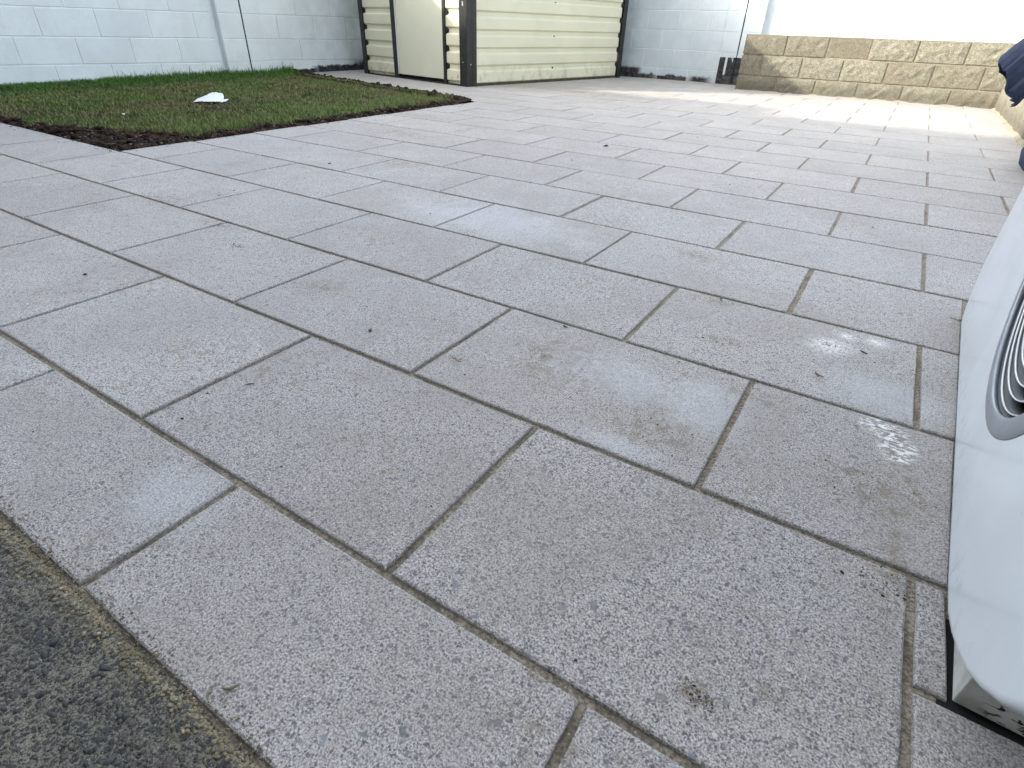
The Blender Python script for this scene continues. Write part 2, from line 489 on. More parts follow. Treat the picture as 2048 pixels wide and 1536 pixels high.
def plate(name, poly, z0, z1, bevel, jit=0.0, sub=1, tilt=(0, 0)):
    """flat stone of polygon outline, bevelled top edge, slightly chipped outline"""
    cx = sum(p[0] for p in poly) / len(poly); cy = sum(p[1] for p in poly) / len(poly)
    pts = []
    for i in range(len(poly)):
        a, b = poly[i], poly[(i + 1) % len(poly)]
        L = math.hypot(b[0] - a[0], b[1] - a[1])
        k = max(1, min(sub, int(L / .05)))
        nx, ny = (b[1] - a[1]) / max(L, 1e-6), -(b[0] - a[0]) / max(L, 1e-6)
        for j in range(k):
            t = j / k
            q = rnd.uniform(-jit, jit)
            pts.append((a[0] + t * (b[0] - a[0]) + nx * q, a[1] + t * (b[1] - a[1]) + ny * q))
    if sum(pts[i][0] * pts[(i + 1) % len(pts)][1] - pts[(i + 1) % len(pts)][0] * pts[i][1] for i in range(len(pts))) < 0:
        pts.reverse()
    n = len(pts)
    hx = max(abs(p[0] - cx) for p in pts); hy = max(abs(p[1] - cy) for p in pts)
    def ins(p, d):
        return (cx + (p[0] - cx) * (1 - d / max(hx, .02)), cy + (p[1] - cy) * (1 - d / max(hy, .02)))
    zt = lambda x, y: tilt[0] * (x - cx) + tilt[1] * (y - cy)
    v = []
    for p in pts:
        q = ins(p, bevel); v.append((q[0], q[1], z1 + zt(*q)))
    for p in pts:
        q = ins(p, bevel * .25); v.append((q[0], q[1], z1 - bevel * .45 + zt(*q)))
    for p in pts:
        v.append((p[0], p[1], z1 - bevel * 1.3 + zt(*p)))
    for p in pts:
        v.append((p[0], p[1], z0))
    f = [tuple(range(n))]
    for r in range(3):
        for i in range(n):
            j = (i + 1) % n
            f.append((r * n + i, (r + 1) * n + i, (r + 1) * n + j, r * n + j))
    me = mesh(name, v, f)
    return me

def block_mesh(name, O, A, B, N, w, h00, h01, h10, h11, d, bev, rough=0.0, seg=1):
    """masonry block face in the plane O + a*A + z*Z, proud along N; corner heights (start/end, low/high)"""
    O, A, N = Vector(O), Vector(A), Vector(N)
    nx, nz = (seg, max(2, seg // 2)) if seg > 1 else (1, 1)
    v, f = [], []
    def P(s, t, dn):
        zl = h00 + (h01 - h00) * s; zh = h10 + (h11 - h10) * s
        return O + A * (w * s) + Vector((0, 0, zl + (zh - zl) * t)) + N * dn
    hh = max(.02, h10 - h00)
    ins = lambda u, b, L: (b / L) + u * (1 - 2 * b / L)
    for j in range(nz + 1):
        for i in range(nx + 1):
            dn = d
            if rough:
                edge = min(i, nx - i, (j), (nz - j))
                q = P(i / nx, j / nz, 0)
                dn = d + (rough * (mnoise.noise(q * 17) * 1.0 + mnoise.noise(q * 45) * .6) if edge > 0 else -rough * .5)
            v.append(P(ins(i / nx, bev, w), ins(j / nz, bev, hh), dn))
    for j in range(nz):
        for i in range(nx):
            a = j * (nx + 1) + i
            f.append((a, a + 1, a + nx + 2, a + nx + 1))
    ring = [i for i in range(nx + 1)] + [(j + 1) * (nx + 1) - 1 for j in range(1, nz + 1)] + \
           [nz * (nx + 1) + i for i in range(nx - 1, -1, -1)] + [j * (nx + 1) for j in range(nz - 1, 0, -1)]
    st = [(i / nx, 0) for i in range(nx + 1)] + [(1, j / nz) for j in range(1, nz + 1)] + \
         [(i / nx, 1) for i in range(nx - 1, -1, -1)] + [(0, j / nz) for j in range(nz - 1, 0, -1)]
    m0 = len(v)
    for s, t in st: v.append(P(s, t, d - bev))
    for s, t in st: v.append(P(s, t, -.02))
    k = len(ring)
    for i in range(k):
        j = (i + 1) % k
        f.append((ring[i], m0 + i, m0 + j, ring[j]))
        f.append((m0 + i, m0 + k + i, m0 + k + j, m0 + j))
    me = mesh(name, v, f)
    # consistent outward normals
    bm = bmesh.new(); bm.from_mesh(me)
    bmesh.ops.recalc_face_normals(bm, faces=bm.faces)
    c = O + A * w * .5 + Vector((0, 0, (h00 + h10) / 2))
    bm.faces.ensure_lookup_table()
    if (bm.faces[0].normal).dot(N) < 0:
        bmesh.ops.reverse_faces(bm, faces=bm.faces)
    bm.to_mesh(me); bm.free()
    return me

def box_verts(x0, x1, y0, y1, z0, z1):
    v = [(x0, y0, z0), (x1, y0, z0), (x1, y1, z0), (x0, y1, z0), (x0, y0, z1), (x1, y0, z1), (x1, y1, z1), (x0, y1, z1)]
    f = [(0, 3, 2, 1), (4, 5, 6, 7), (0, 1, 5, 4), (1, 2, 6, 5), (2, 3, 7, 6), (3, 0, 4, 7)]
    return v, f
def box(name, x0, x1, y0, y1, z0, z1, mat, parent=None, xf=None, bev=0.0, **kw):
    v, f = box_verts(x0, x1, y0, y1, z0, z1)
    me = mesh(name, v, f)
    if bev:
        bm = bmesh.new(); bm.from_mesh(me)
        bmesh.ops.bevel(bm, geom=list(bm.edges), offset=bev, segments=2, affect='EDGES', profile=.6)
        bm.to_mesh(me); bm.free()
    if xf is not None: me.transform(xf)
    return link(name, me, mat, parent, **kw)

# ------------------------------------------------------------------ ground and paving
SP = .3973
gv, gf = box_verts(-400, 400, -400, 400, -.6, -.10)
link("ground", mesh("ground", gv, gf), M['turf'], kind="structure")

patio = link("patio", mesh("patio", [(-4.66, -.634, -.0072), (5.2, -.634, -.0072), (5.2, .79, -.0055), (-4.66, .79, -.0055),
                                     (-1.214, .79, -.0055), (5.2, 8.3, -.0030), (-4.66, 8.3, -.0030),
                                     (-4.66, 4.72, -.0040), (-1.214, 3.955, -.0040), (5.2, .791, -.0055)],
                           [(0, 1, 2, 4, 3), (4, 9, 5, 6, 7, 8)]), M['bed'], kind="structure")
# far lawn edge: from (-1.21, 3.95) towards (-4.66, 4.72)
fl_n = (-.218, -.976); fl_c = fl_n[0] * -1.21 + fl_n[1] * 3.965
XJ = {(-2, 3): .897, (-2, 5): 1.496, (-2, 7): 2.10, (-1, 2): .598, (-1, 4): 1.2005, (-1, 6): 1.804, (-1, 8): 2.4, (0, 1): .295,
      (0, 3): .897, (0, 5): 1.496, (0, 7): 2.1005, (1, 0): -.004, (1, 2): .605, (1, 4): 1.199, (1, 6): 1.8035, (1, 8): 2.3975}
def ac_x(y): return 2.4315 + .046 * (y + .15)
n_slab = 0
for row in range(-2, 21):
    y0, y1 = row * SP, (row + 1) * SP
    us = [u for u in range(-19, 16) if (u % 2) == (row % 2 == 0)]
    for u in us:
        x0 = XJ.get((row, u), u * .3 + rnd.uniform(-.004, .004))
        x1 = XJ.get((row, u + 2), (u + 2) * .3)
        J = .0055
        if x1 < -4.6 or x0 > 3.0: continue
        rect = [(x0 + J, y0 + J), (x1 - J, y0 + J), (x1 - J, y1 - J), (x0 + J, y1 - J)]
        rect = clip(rect, (0, -1), .628)                 # front strip
        rect = clip(rect, (-1, 0), 4.63)                 # left wall
        rect = clip(rect, (0, 1), 8.26)                  # back wall
        if len(rect) < 3: continue
        parts = [rect]
        if y1 > 7.5 and x1 > .27:
            parts = [p for p in (clip(clip(rect, (1, 0), .268) if x0 < .268 else [], (0, 1), 8.2) if x0 < .268 else [], clip(clip(rect, (-1, 0), -.2685), (0, 1), 7.545)) if len(p) >= 3]
        if x0 < -1.21 and y1 > .9 and y0 < 4.75:
            right = clip(rect, (-1, 0), 1.205)
            left = clip(clip(rect, (1, 0), -1.215), fl_n, fl_c)
            whole = clip(rect, fl_n, fl_c)
            if area(whole) > .999 * area(rect): parts = [rect]
            elif len(right) >= 3 and y0 > 3.9: parts = [whole]
            else: parts = [p for p in (right, left) if len(p) >= 3]
        out = []
        for p in parts:
            if row == -1 and u == 8:
                a = clip(clip(p, (0, -1), .1755), (1, 0), 2.4375)
                b = clip(p, (0, 1), -.1865)
                out += [a, b]
            elif max(q[0] for q in p) > 2.42 and -.19 < y0 < 1.15:
                out.append(clip(p, (1, -.046), 2.4345 + .046 * .15 - 0.001))
            elif max(q[0] for q in p) > 2.93 and y0 >= 1.15:
                out.append(clip(p, (1, 0), 2.965))
            else: out.append(p)
        for p in out:
            if len(p) < 3 or area(p) < .0012: continue
            near = y0 < 1.6
            me = plate("paving_slab", p, -.035, rnd.uniform(-.0008, .0008), .0032 if near else .003, .0008 if near else .0004,
                       7 if near else 2, (rnd.uniform(-.0015, .0015), rnd.uniform(-.0015, .0015)))
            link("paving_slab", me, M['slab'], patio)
            n_slab += 1
print("slabs", n_slab)

# old exposed-aggregate path in the front left corner
def grid_mesh(name, x0, x1, y0, y1, nx, ny, fz, smooth=True, keep=None):
    v = []
    for j in range(ny + 1):
        for i in range(nx + 1):
            x = x0 + (x1 - x0) * i / nx; y = y0 + (y1 - y0) * j / ny
            v.append((x, y, fz(x, y)))
    f = []
    for j in range(ny):
        for i in range(nx):
            a = j * (nx + 1) + i
            if keep is not None:
                xm = x0 + (x1 - x0) * (i + .5) / nx; ym = y0 + (y1 - y0) * (j + .5) / ny
                if not keep(xm, ym): continue
            f.append((a, a + 1, a + nx + 2, a + nx + 1))
    return mesh(name, v, f, smooth)
def path_z(x, y):
    e = y + .640 + .006 * mnoise.noise(Vector((x * 9, 3, 0)))
    z = .004 + .0035 * mnoise.noise(Vector((x * 40, y * 40, 0))) + .003 * mnoise.noise(Vector((x * 110, y * 110, 5)))
    if e > -.06: z += .006 * (e + .06) / .06
    if e > -.005: z -= .02 * min(1, (e + .005) / .012)
    return z
link("concrete_path", grid_mesh("concrete_path", .3, 2.6, -1.118, -.6285, 330, 80, path_z), M['old'], kind="structure")
link("path_base", mesh("path_base", *(lambda: box_verts(-6, 6, -1.118, -.65, -.09, -.006))()), M['old'], kind="structure")

# grains helper: many little rocks in one mesh
ICO_V, ICO_F = None, None
def _ico():
    global ICO_V, ICO_F
    bm = bmesh.new(); bmesh.ops.create_icosphere(bm, subdivisions=1, radius=1)
    ICO_V = np.array([v.co[:] for v in bm.verts]); ICO_F = np.array([[v.index for v in f.verts] for f in bm.faces]); bm.free()
_ico()
rg = np.random.RandomState(5)
def rocks(name, pts, sizes, flat=.6, jit=.3):
    vs_, fs_ = [], []
    for k, (p, s) in enumerate(zip(pts, sizes)):
        V = ICO_V * (1 + rg.uniform(-jit, jit, (len(ICO_V), 1)))
        a = rg.uniform(0, 6.28); c, sn = math.cos(a), math.sin(a)
        V = V * np.array([1.3, .8, flat]) * s
        V = np.c_[V[:, 0] * c - V[:, 1] * sn, V[:, 0] * sn + V[:, 1] * c, V[:, 2]] + np.array(p)
        vs_.append(V); fs_.append(ICO_F + k * len(ICO_V))
    V = np.vstack(vs_); F = np.vstack(fs_)
    me = bpy.data.meshes.new(name)
    me.vertices.add(len(V)); me.vertices.foreach_set("co", V.ravel())
    me.loops.add(F.size); me.loops.foreach_set("vertex_index", F.ravel().astype(np.int32))
    me.polygons.add(len(F)); me.polygons.foreach_set("loop_start", np.arange(0, F.size, 3, dtype=np.int32))
    me.update(calc_edges=True); me.validate()
    return me

pts, sz = [], []
for i in range(1600):
    x = rg.uniform(1.0, 2.1); e = abs(rg.normal(0, .008))
    y = -.634 - e * 1.4 + rg.uniform(0, .006)
    s = rg.uniform(.0012, .0032); pts.append((x, y, path_z(x, y) + s * .2)); sz.append(s)
for i in range(700):
    x = rg.uniform(1.0, 2.1); y = -.634 + abs(rg.normal(0, .012))
    s = rg.uniform(.0006, .0016); pts.append((x, y, .0006 + s * .3)); sz.append(s)
link("sand_grains", rocks("sand_grains", pts, sz, .7), M['sandgrit'], kind="stuff",
     label="loose sandy mortar grains along the edge of the old dark path", category="sand")
pts, sz = [], []
for i in range(1500):
    x = rg.uniform(1.05, 2.3); y = rg.uniform(-1.0, -.66)
    s = float(np.exp(rg.normal(-6.0, .35))); pts.append((x, y, path_z(x, y) + s * .02)); sz.append(s)
link("embedded_pebbles", rocks("embedded_pebbles", pts, sz, .35), simple("dark_pebble", (.06, .068, .075), .55, 0, 60, .5), kind="stuff",
     label="dark pebbles showing in the old exposed aggregate path", category="pebbles")

# ------------------------------------------------------------------ lawn
def d_far(x, y):   # distance inside the far edge
    return (fl_n[0] * x + fl_n[1] * y) - fl_c
def soil_z(x, y):
    v = Vector((x, y, 0))
    z = .004 + .010 * mnoise.noise(v * 6) + .010 * mnoise.noise(v * 23) + .006 * mnoise.noise(v * 55)
    e = min(-1.212 - x, y - .792, d_far(x, y))
    z = z * min(1, max(0, e / .05)) - .012 * max(0, 1 - e / .03)
    if d_far(x, y) < .20: z += .022 * min(1, d_far(x, y) / .05)
    if x < -4.1: z += .02 * min(1, (-4.1 - x) / .4)
    return z
link("lawn_soil", grid_mesh("lawn_soil", -4.66, -1.214, .79, 4.75, 172, 198, soil_z, True,
                            lambda x, y: d_far(x, y) > -.004), M['soil'], kind="structure")
def band_right(y):
    return .19 if y < 2 else .19 + .0 * y
def grass_ok(x, y):
    v = Vector((x * 7, y * 7, 1)); n = mnoise.noise(v) * .06 + mnoise.noise(v * 3) * .045
    # front-left edge: soil is wide at the corner, narrow towards the wall
    w2 = .085 + max(0, (x + 2.3)) * .42
    w1 = .125 if y > 1.3 else .125 + (1.3 - y) * .1
    return (y - .79 > w2 + n) and (-1.21 - x > w1 + n) and (d_far(x, y) > .15 + n)
def density(x, y):
    return .62 + .5 * mnoise.noise(Vector((x * 2.2, y * 2.2, 9))) + .35 * mnoise.noise(Vector((x * 9, y * 9, 4)))
NB = 190000
X = rg.uniform(-4.64, -1.25, NB); Y = rg.uniform(.8, 4.75, NB)
keepi = []
for i in range(NB):
    if X[i] < -4.6 and rg.rand() > .9: continue
    if grass_ok(X[i], Y[i]) and rg.rand() < density(X[i], Y[i]) + (.35 if X[i] < -4.2 else 0):
        keepi.append(i)
X = X[keepi]; Y = Y[keepi]; n = len(X)
print("blades", n)
Z = np.array([soil_z(a, b) for a, b in zip(X, Y)])
wallf = np.clip((-4.20 - X + .12 * np.sin(Y * 5.1) * np.sin(Y * 2.3 + 1)) / .25, 0, 1) * (.45 + .55 * np.clip((Y - 1.8) / 1.5, 0, 1))
edge_front = np.clip(((X + 2.1) / .5), 0, 1)
H = rg.uniform(.010, .024, n) * (1 + .5 * edge_front) + wallf * rg.uniform(.01, .05, n) * (rg.rand(n) < .75)
tall = (wallf > .7) & (rg.rand(n) < .03) & (Y > 2.2)
H[tall] = rg.uniform(.07, .13, tall.sum())
W = rg.uniform(.0009, .0019, n) * (1 + .35 * (X < -3))
ang = rg.uniform(0, 2 * np.pi, n)
lean = rg.uniform(.15, 1.5, n) * H * (1 - .4 * wallf)
dx, dy = np.cos(ang), np.sin(ang); px, py = -dy, dx
V = np.zeros((n, 5, 3))
def setv(k, w, l, h):
    V[:, k, 0] = X + px * w + dx * l; V[:, k, 1] = Y + py * w + dy * l; V[:, k, 2] = Z + h
setv(0, -W, 0, -.004); setv(1, W, 0, -.004)
setv(2, -W * .8, lean * .35, H * .62); setv(3, W * .8, lean * .35, H * .62)
setv(4, 0, lean, H)
base = (np.arange(n) * 5)[:, None]
quad = base + np.array([0, 1, 3, 2]); tri = base + np.array([2, 3, 4])
me = bpy.data.meshes.new("grass")
me.vertices.add(n * 5); me.vertices.foreach_set("co", V.ravel())
loops = np.concatenate([np.c_[quad, tri].ravel()])
me.loops.add(len(loops)); me.loops.foreach_set("vertex_index", loops.astype(np.int32))
starts = (np.arange(n) * 7)[:, None] + np.array([0, 4])
me.polygons.add(2 * n); me.polygons.foreach_set("loop_start", starts.ravel().astype(np.int32))
me.update(calc_edges=True)
at = me.attributes.new("tint", 'FLOAT', 'POINT')
at.data.foreach_set("value", np.repeat(rg.rand(n), 5).astype(np.float32))
link("grass", me, M['grass'], kind="stuff", label="patchy short lawn grass, greener along the white wall", category="grass")

pts, sz = [], []
while len(pts) < 3600:
    x = rg.uniform(-4.6, -1.2); y = rg.uniform(.79, 4.75)
    e = min(-1.214 - x, y - .792, d_far(x, y))
    if e < .004: continue
    ok = grass_ok(x, y)
    if ok and rg.rand() > .05: continue
    s = float(np.exp(rg.normal(-5.0, .7))); s = min(s, .028)
    if ok: s = min(s, .010)
    if e < s * 1.2: s = e / 1.3
    pts.append((x, y, soil_z(x, y) + s * .25)); sz.append(s)
far_e = []
for i in range(150):
    t = rg.uniform(.0, 3.3)
    x = -1.26 - t * .976; y = 3.975 + t * .218
    y -= rg.uniform(.01, .07); s = rg.uniform(.010, .020)
    pts.append((x, y, .014 + s * .4)); sz.append(s)
link("soil_clods", rocks("soil_clods", pts, sz, .65, .6), M['soil'], kind="stuff",
     label="loose dark soil clods round the edge of the lawn", category="soil")

# small light stones mixed in the soil band
pts, sz = [], []
while len(pts) < 160:
    x = rg.uniform(-2.8, -1.22); y = rg.uniform(.80, 3.9)
    if grass_ok(x, y): continue
    s = rg.uniform(.003, .007); pts.append((x, y, soil_z(x, y) + .008)); sz.append(s)
link("soil_stones", rocks("soil_stones", pts, sz, .7), simple("pale_stone_chip", (.20, .165, .125), .8, 0, 60, .4), kind="stuff",
     label="small pale stone chips in the bare soil beside the slabs", category="stones")

# ------------------------------------------------------------------ garden walls of painted block
def wall_z_left(k, y):
    base_ = [-.075, .163, .392, .628, .865, 1.10, 1.335, 1.57, 1.78, 1.98]
    tilt = [-.0150, -.0155, -.009, 0, 0, 0, 0, 0, 0, 0]
    return base_[k] + tilt[k] * (y - 2.9) + (.012 if k == 1 and y > 4.3 else 0)
JW = .009
def left_course(k, edges, x, N=(1, 0, 0), d=.006):
    for a, b in zip(edges[:-1], edges[1:]):
        if b - a < .05: continue
        g = JW / 2
        me = block_mesh("block", (x, a + g, 0), (0, 1, 0), None, N, b - a - 2 * g,
                        wall_z_left(k, a) + g, wall_z_left(k, b) + g, wall_z_left(k + 1, a) - g, wall_z_left(k + 1, b) - g, rnd.uniform(.0045, .007), .0032)
        link("block", me, M['paintL'], lw)
lw = empty("garden_wall", (-4.63, 4, 0), label="white painted block wall along the left side of the lawn, with a pilaster", category="wall")
lw.location = (0, 0, 0)
box("wall_core", -4.85, -4.633, -6.0, 8.5, -.1, 1.98, M['coreL'], lw)
box("coping", -4.90, -4.58, -6.0, 8.5, 1.9805, 2.03, M['paintL'], lw, bev=.008)
for k in range(9):
    left_edges = []
    y = 1.996 if k % 2 == 0 else 2.247
    if k == 1: y = 1.755
    y = {0: 2.003, 1: 1.755, 2: 1.996, 3: 2.245}.get(k, 2.0 if k % 2 == 0 else 1.75)
    ys = [y + .4975 * i for i in range(-8, 6)]
    ys = [q for q in ys if q > -3 and q < 3.62] + [3.70]
    left_course(k, ys, -4.633)
    y = 4.56 if k % 2 == 0 else 4.86
    ys = [4.33] + [q for q in [y + .555 * i for i in range(0, 8)] if q < 8.2] + [8.25]
    left_course(k, ys, -4.633)
# pilaster with its movement joint
box("pilaster_core", -4.633, -4.563, 3.742, 4.308, -.1, 1.980, M['coreL'], lw)
for k in range(9):
    for a, b in ((3.745, 4.037), (4.049, 4.305)):
        if rnd.random() < .2 and k > 4: continue
        me = block_mesh("block", (-4.563, a + .002, 0), (0, 1, 0), None, (1, 0, 0), b - a - .004,
                        wall_z_left(k, a) + .004, wall_z_left(k, b) + .004, wall_z_left(k + 1, a) - .004, wall_z_left(k + 1, b) - .004, .004, .003)
        link("block", me, M['paintL'], lw)
box("movement_joint", -4.562, -4.5575, 4.037, 4.049, -.05, 1.98, M['crack'], lw)

bw = empty("garden_wall", (0, 0, 0), label="white painted block wall across the back behind the shed and sandy planter", category="wall")
def wz(k): return [-.09, .14, .374, .607, .84, 1.072, 1.305, 1.54, 1.77, 2.0][k]
box("wall_core", -4.85, 7.5, 8.293, 8.51, -.1, 2.04, M['coreB'], bw)
box("coping", -4.9, 7.5, 8.23, 8.56, 2.041, 2.10, M['paintB'], bw, bev=.008)
for k in range(9):
    x = [-1.50, -1.29, -1.51, -1.29][k % 4]
    if k % 2 == 0: x = -1.505
    segs = []
    xs = [x + .4535 * i for i in range(-7, 4)]
    xs = [q for q in xs if -4.6 < q < -.22] + [-.19]
    x2 = .62 if k % 2 == 0 else .85
    xs2 = [.40] + [x2 + .4535 * i for i in range(0, 16) if x2 + .4535 * i < 7.4]
    for edges in (xs, xs2):
        for a, b in zip(edges[:-1], edges[1:]):
            if b - a < .06: continue
            g = JW / 2
            me = block_mesh("block", (a + g, 8.293, 0), (1, 0, 0), None, (0, -1, 0), b - a - 2 * g,
                            wz(k) + g, wz(k) + g, wz(k + 1) - g, wz(k + 1) - g, rnd.uniform(.0035, .006), .003)
            link("block", me, M['paintB'], bw)
box("pilaster_core", -.166, .30, 8.214, 8.2929, -.1, 2.0405, M['paintB'], bw)
for k in range(9):
    for a, b in ((-.163, .052), (.062, .297)):
        me = block_mesh("block", (a + .002, 8.214, 0), (1, 0, 0), None, (0, -1, 0), b - a - .004,
                        wz(k) + .003, wz(k) + .003, wz(k + 1) - .003, wz(k + 1) - .003, .004, .003)
        link("block", me, M['paintB'], bw)
box("movement_joint", .052, .062, 8.2085, 8.213, -.05, 2.04, M['crack'], bw)

# ------------------------------------------------------------------ sandy block planter wall
rw = empty("planter_wall", (0, 0, 0), label="low sandy split-face block wall of three courses in front of the white wall", category="wall")
RWY = 7.565
box("wall_core", .285, 5.6, RWY, RWY + .20, -.1, .592, M['rwm'], rw)
rz = [-.06, .160, .382, .592]
xtop = [.278, .755, 1.21, 1.655, 2.10, 2.555, 3.01, 3.46, 3.91, 4.36, 4.81, 5.26, 5.6]
xmid = [.278, .53, .98, 1.42, 1.87, 2.315, 2.765, 3.21, 3.66, 4.11, 4.56, 5.01, 5.46, 5.6]
xbot = [.278, .75, 1.185, 1.64, 2.09, 2.545, 3.0, 3.45, 3.9, 4.35, 4.8, 5.25, 5.6]
for k, xs in enumerate((xbot, xmid, xtop)):
    for i, (a, b) in enumerate(zip(xs[:-1], xs[1:])):
        g = .009
        smooth_one = (k == 2 and i == 2)
        top = rz[k + 1] - (g if k < 2 else -.003)
        me = block_mesh("block", (a + (g if i else 0), RWY, 0), (1, 0, 0), None, (0, -1, 0), b - a - (2 * g if i else g),
                        rz[k] + g, rz[k] + g, top, top, .016 if not smooth_one else .006, .006, .010 if not smooth_one else .002, 8)
        o = link("block", me, M['sand2'] if smooth_one else M['sand'], rw)
        if smooth_one: o["label"] = "darker smooth block in the top course"
# left return of the planter (mostly hidden) and its planting bed
box("end_wall", .279, .48, RWY + .2005, 8.21, -.1, .590, M['sand'], rw)
box("planter_soil", .481, 5.6, RWY + .2005, 8.285, -.1, .52, M['soil'], rw)

cw = empty("kerb_wall", (0, 0, 0), label="low single-course sandy kerb wall running from the planter toward the navy cover", category="wall")
box("wall_core", 2.985, 3.18, 1.6, RWY - .02, -.1, .222, M['rwm'], cw)
y = 1.62
while y < RWY - .06:
    b = min(y + .45, RWY - .025)
    me = block_mesh("block", (2.984, y + .006, 0), (0, 1, 0), None, (-1, 0, 0), b - y - .012, -.05, -.05, .218, .218, .014, .006, .008, 8)
    link("block", me, M['sand'], cw)
    me = plate("cap", [(2.972, y + .004), (3.19, y + .004), (3.19, b - .004), (2.972, b - .004)], .2185, .232, .003, .001, 3)
    link("capping", me, M['sand'], cw)
    y = b
# sandy mortar haunch at the foot of the kerb and planter walls
def haunch(name, p0, p1, inward, w, h, n_):
    v, f = [], []
    for i in range(n_ + 1):
        t = i / n_; x = p0[0] + (p1[0] - p0[0]) * t; y_ = p0[1] + (p1[1] - p0[1]) * t
        ww = .6 * w * (.7 + .6 * mnoise.noise(Vector((x * 5, y_ * 5, 2)))); hh = h * (1 + .4 * mnoise.noise(Vector((x * 9, y_ * 9, 6))))
        v += [(x, y_, hh), (x + inward[0] * ww * .5, y_ + inward[1] * ww * .5, hh * .45), (x + inward[0] * ww, y_ + inward[1] * ww, -.002)]
    for i in range(n_):
        a = i * 3
        f += [(a, a + 1, a + 4, a + 3), (a + 1, a + 2, a + 5, a + 4)]
    return mesh(name, v, f, True)
link("mortar_fillet", haunch("mortar_fillet", (2.975, 4.2), (2.975, 7.54), (-1, 0), .07, .022, 120), M['rwm'], cw)
link("mortar_fillet", haunch("mortar_fillet", (.29, 7.555), (2.96, 7.555), (0, -1), .02, .012, 120), M['rwm'], rw)

# ------------------------------------------------------------------ shed
C0 = Vector((-2.105, 5.075, 0))
SDIR = Vector((.2, .98, 0)).normalized(); FDIR = Vector((-SDIR.y, SDIR.x, 0))
# local frame: +X along the front towards the left (a), +Y along the side towards the back (b)
shedM = Matrix(((FDIR.x, SDIR.x, 0, C0.x), (FDIR.y, SDIR.y, 0, C0.y), (0, 0, 1, 0), (0, 0, 0, 1)))
shed = empty("shed", (0, 0, 0), label="cream ribbed metal garden shed with dark brown corner trim and flat door", category="shed")
SH, SW, SL = 1.93, 2.06, 2.96
def rib_profile(z_off, H):
    """(z, proud) corrugation: tall proud flats, shallow recesses, seen from outside"""
    P = []
    z = -1
    per = .1745
    k = 0
    z0 = z_off - per
    while z0 < H:
        P += [(z0, 0.0), (z0 + .018, .020), (z0 + .118, .020), (z0 + .135, 0.0)]
        z0 += per
    P = [(max(.016, min(H, z_)), d) for z_, d in P if z_ > -.14]
    P2 = []
    for q in P:
        if P2 and abs(q[0] - P2[-1][0]) < 1e-5: P2[-1] = q
        else: P2.append(q)
    P2.append((H, P2[-1][1]))
    return P2
def rib_panel(name, a0, a1, side, zoff, H=SH - .02, nseg=1, bolts=None):
    """side 'front': plane b=0 facing -b ; 'side': plane a=0 facing -a (towards the patio)"""
    P = rib_profile(zoff, H)
    v, f = [], []
    for (z, d) in P:
        for s in (a0, a1):
            v.append((s, -d, z) if side == 'front' else (-d, s, z))
    for i in range(len(P) - 1):
        a = 2 * i
        q = (a, a + 1, a + 3, a + 2)
        f.append(q if side == 'side' else q[::-1])
    me = mesh(name, v, f)
    bm = bmesh.new(); bm.from_mesh(me)
    hor = [e for e in bm.edges if abs(e.verts[0].co.z - e.verts[1].co.z) < 1e-6 and len(e.link_faces) == 2]
    bmesh.ops.bevel(bm, geom=hor, offset=.0035, segments=2, affect='EDGES', profile=.5)
    sgn = Vector((0, -1, 0)) if side == 'front' else Vector((-1, 0, 0))
    for fc in bm.faces:
        if fc.normal.dot(sgn) < 0: fc.normal_flip()
    bm.to_mesh(me); bm.free()
    me.transform(shedM)
    return link(name, me, M['clad'], shed), P
ZO_F, ZO_S = .032, .018 + .0
rib_panel("ribbed_panel", .105, .365, 'front', ZO_F)
rib_panel("ribbed_panel", 1.335, 1.975, 'front', ZO_F)
rib_panel("ribbed_panel", .112, 2.835, 'side', ZO_S + .002)
# door sheet with folded edge
me_v, me_f = box_verts(.405, 1.285, -.012, .010, .045, 1.86)
dm = mesh("door", me_v, me_f)
bm = bmesh.new(); bm.from_mesh(dm); bmesh.ops.bevel(bm, geom=list(bm.edges), offset=.004, segments=2, affect='EDGES'); bm.to_mesh(dm); bm.free()
dm.transform(shedM)
door = link("door", dm, M['door'], shed)
box("door_edge", .398, .4045, -.024, .010, .045, 1.86, M['frame'], door, shedM)
box("door_edge", 1.2855, 1.293, -.024, .010, .045, 1.86, M['frame'], door, shedM)
box("handle", .46, .485, -.045, -.0125, .95, 1.08, M['trim'], door, shedM, .004)
# dark frame
tr = lambda n, a0, a1, b0, b1, z0, z1, bev=.003: box(n, a0, a1, b0, b1, z0, z1, M['trim'], shed, shedM, bev)
post = tr("corner_post", -.022, .060, -.034, .046, 0, SH)
box("post_flange", .0605, .106, -.030, -.004, 0, SH, M['trim'], post, shedM)
box("post_flange", -.0225, -.004, .0465, .113, 0, SH, M['trim'], post, shedM)
tr("door_jamb", .345, .397, -.030, .03, .012, SH - .02)
tr("door_jamb", 1.294, 1.372, -.030, .03, .012, SH - .02)
tr("corner_post", 1.972, 2.06, -.032, .06, 0, SH)
tr("corner_post", -.028, .05, 2.87, 2.96, 0, SH - .27)
tr("base_rail", .106, 1.972, -.034, -.0, 0, .014, .002)
box("base_rail", -.012, .03, .113, 2.87, 0, .030, simple("rusty_base_rail", (.085, .065, .035), .8, 0, 20, .5), shed, shedM)
tr("track_rail", .106, 1.972, -.04, -.0, 1.87, 1.93)
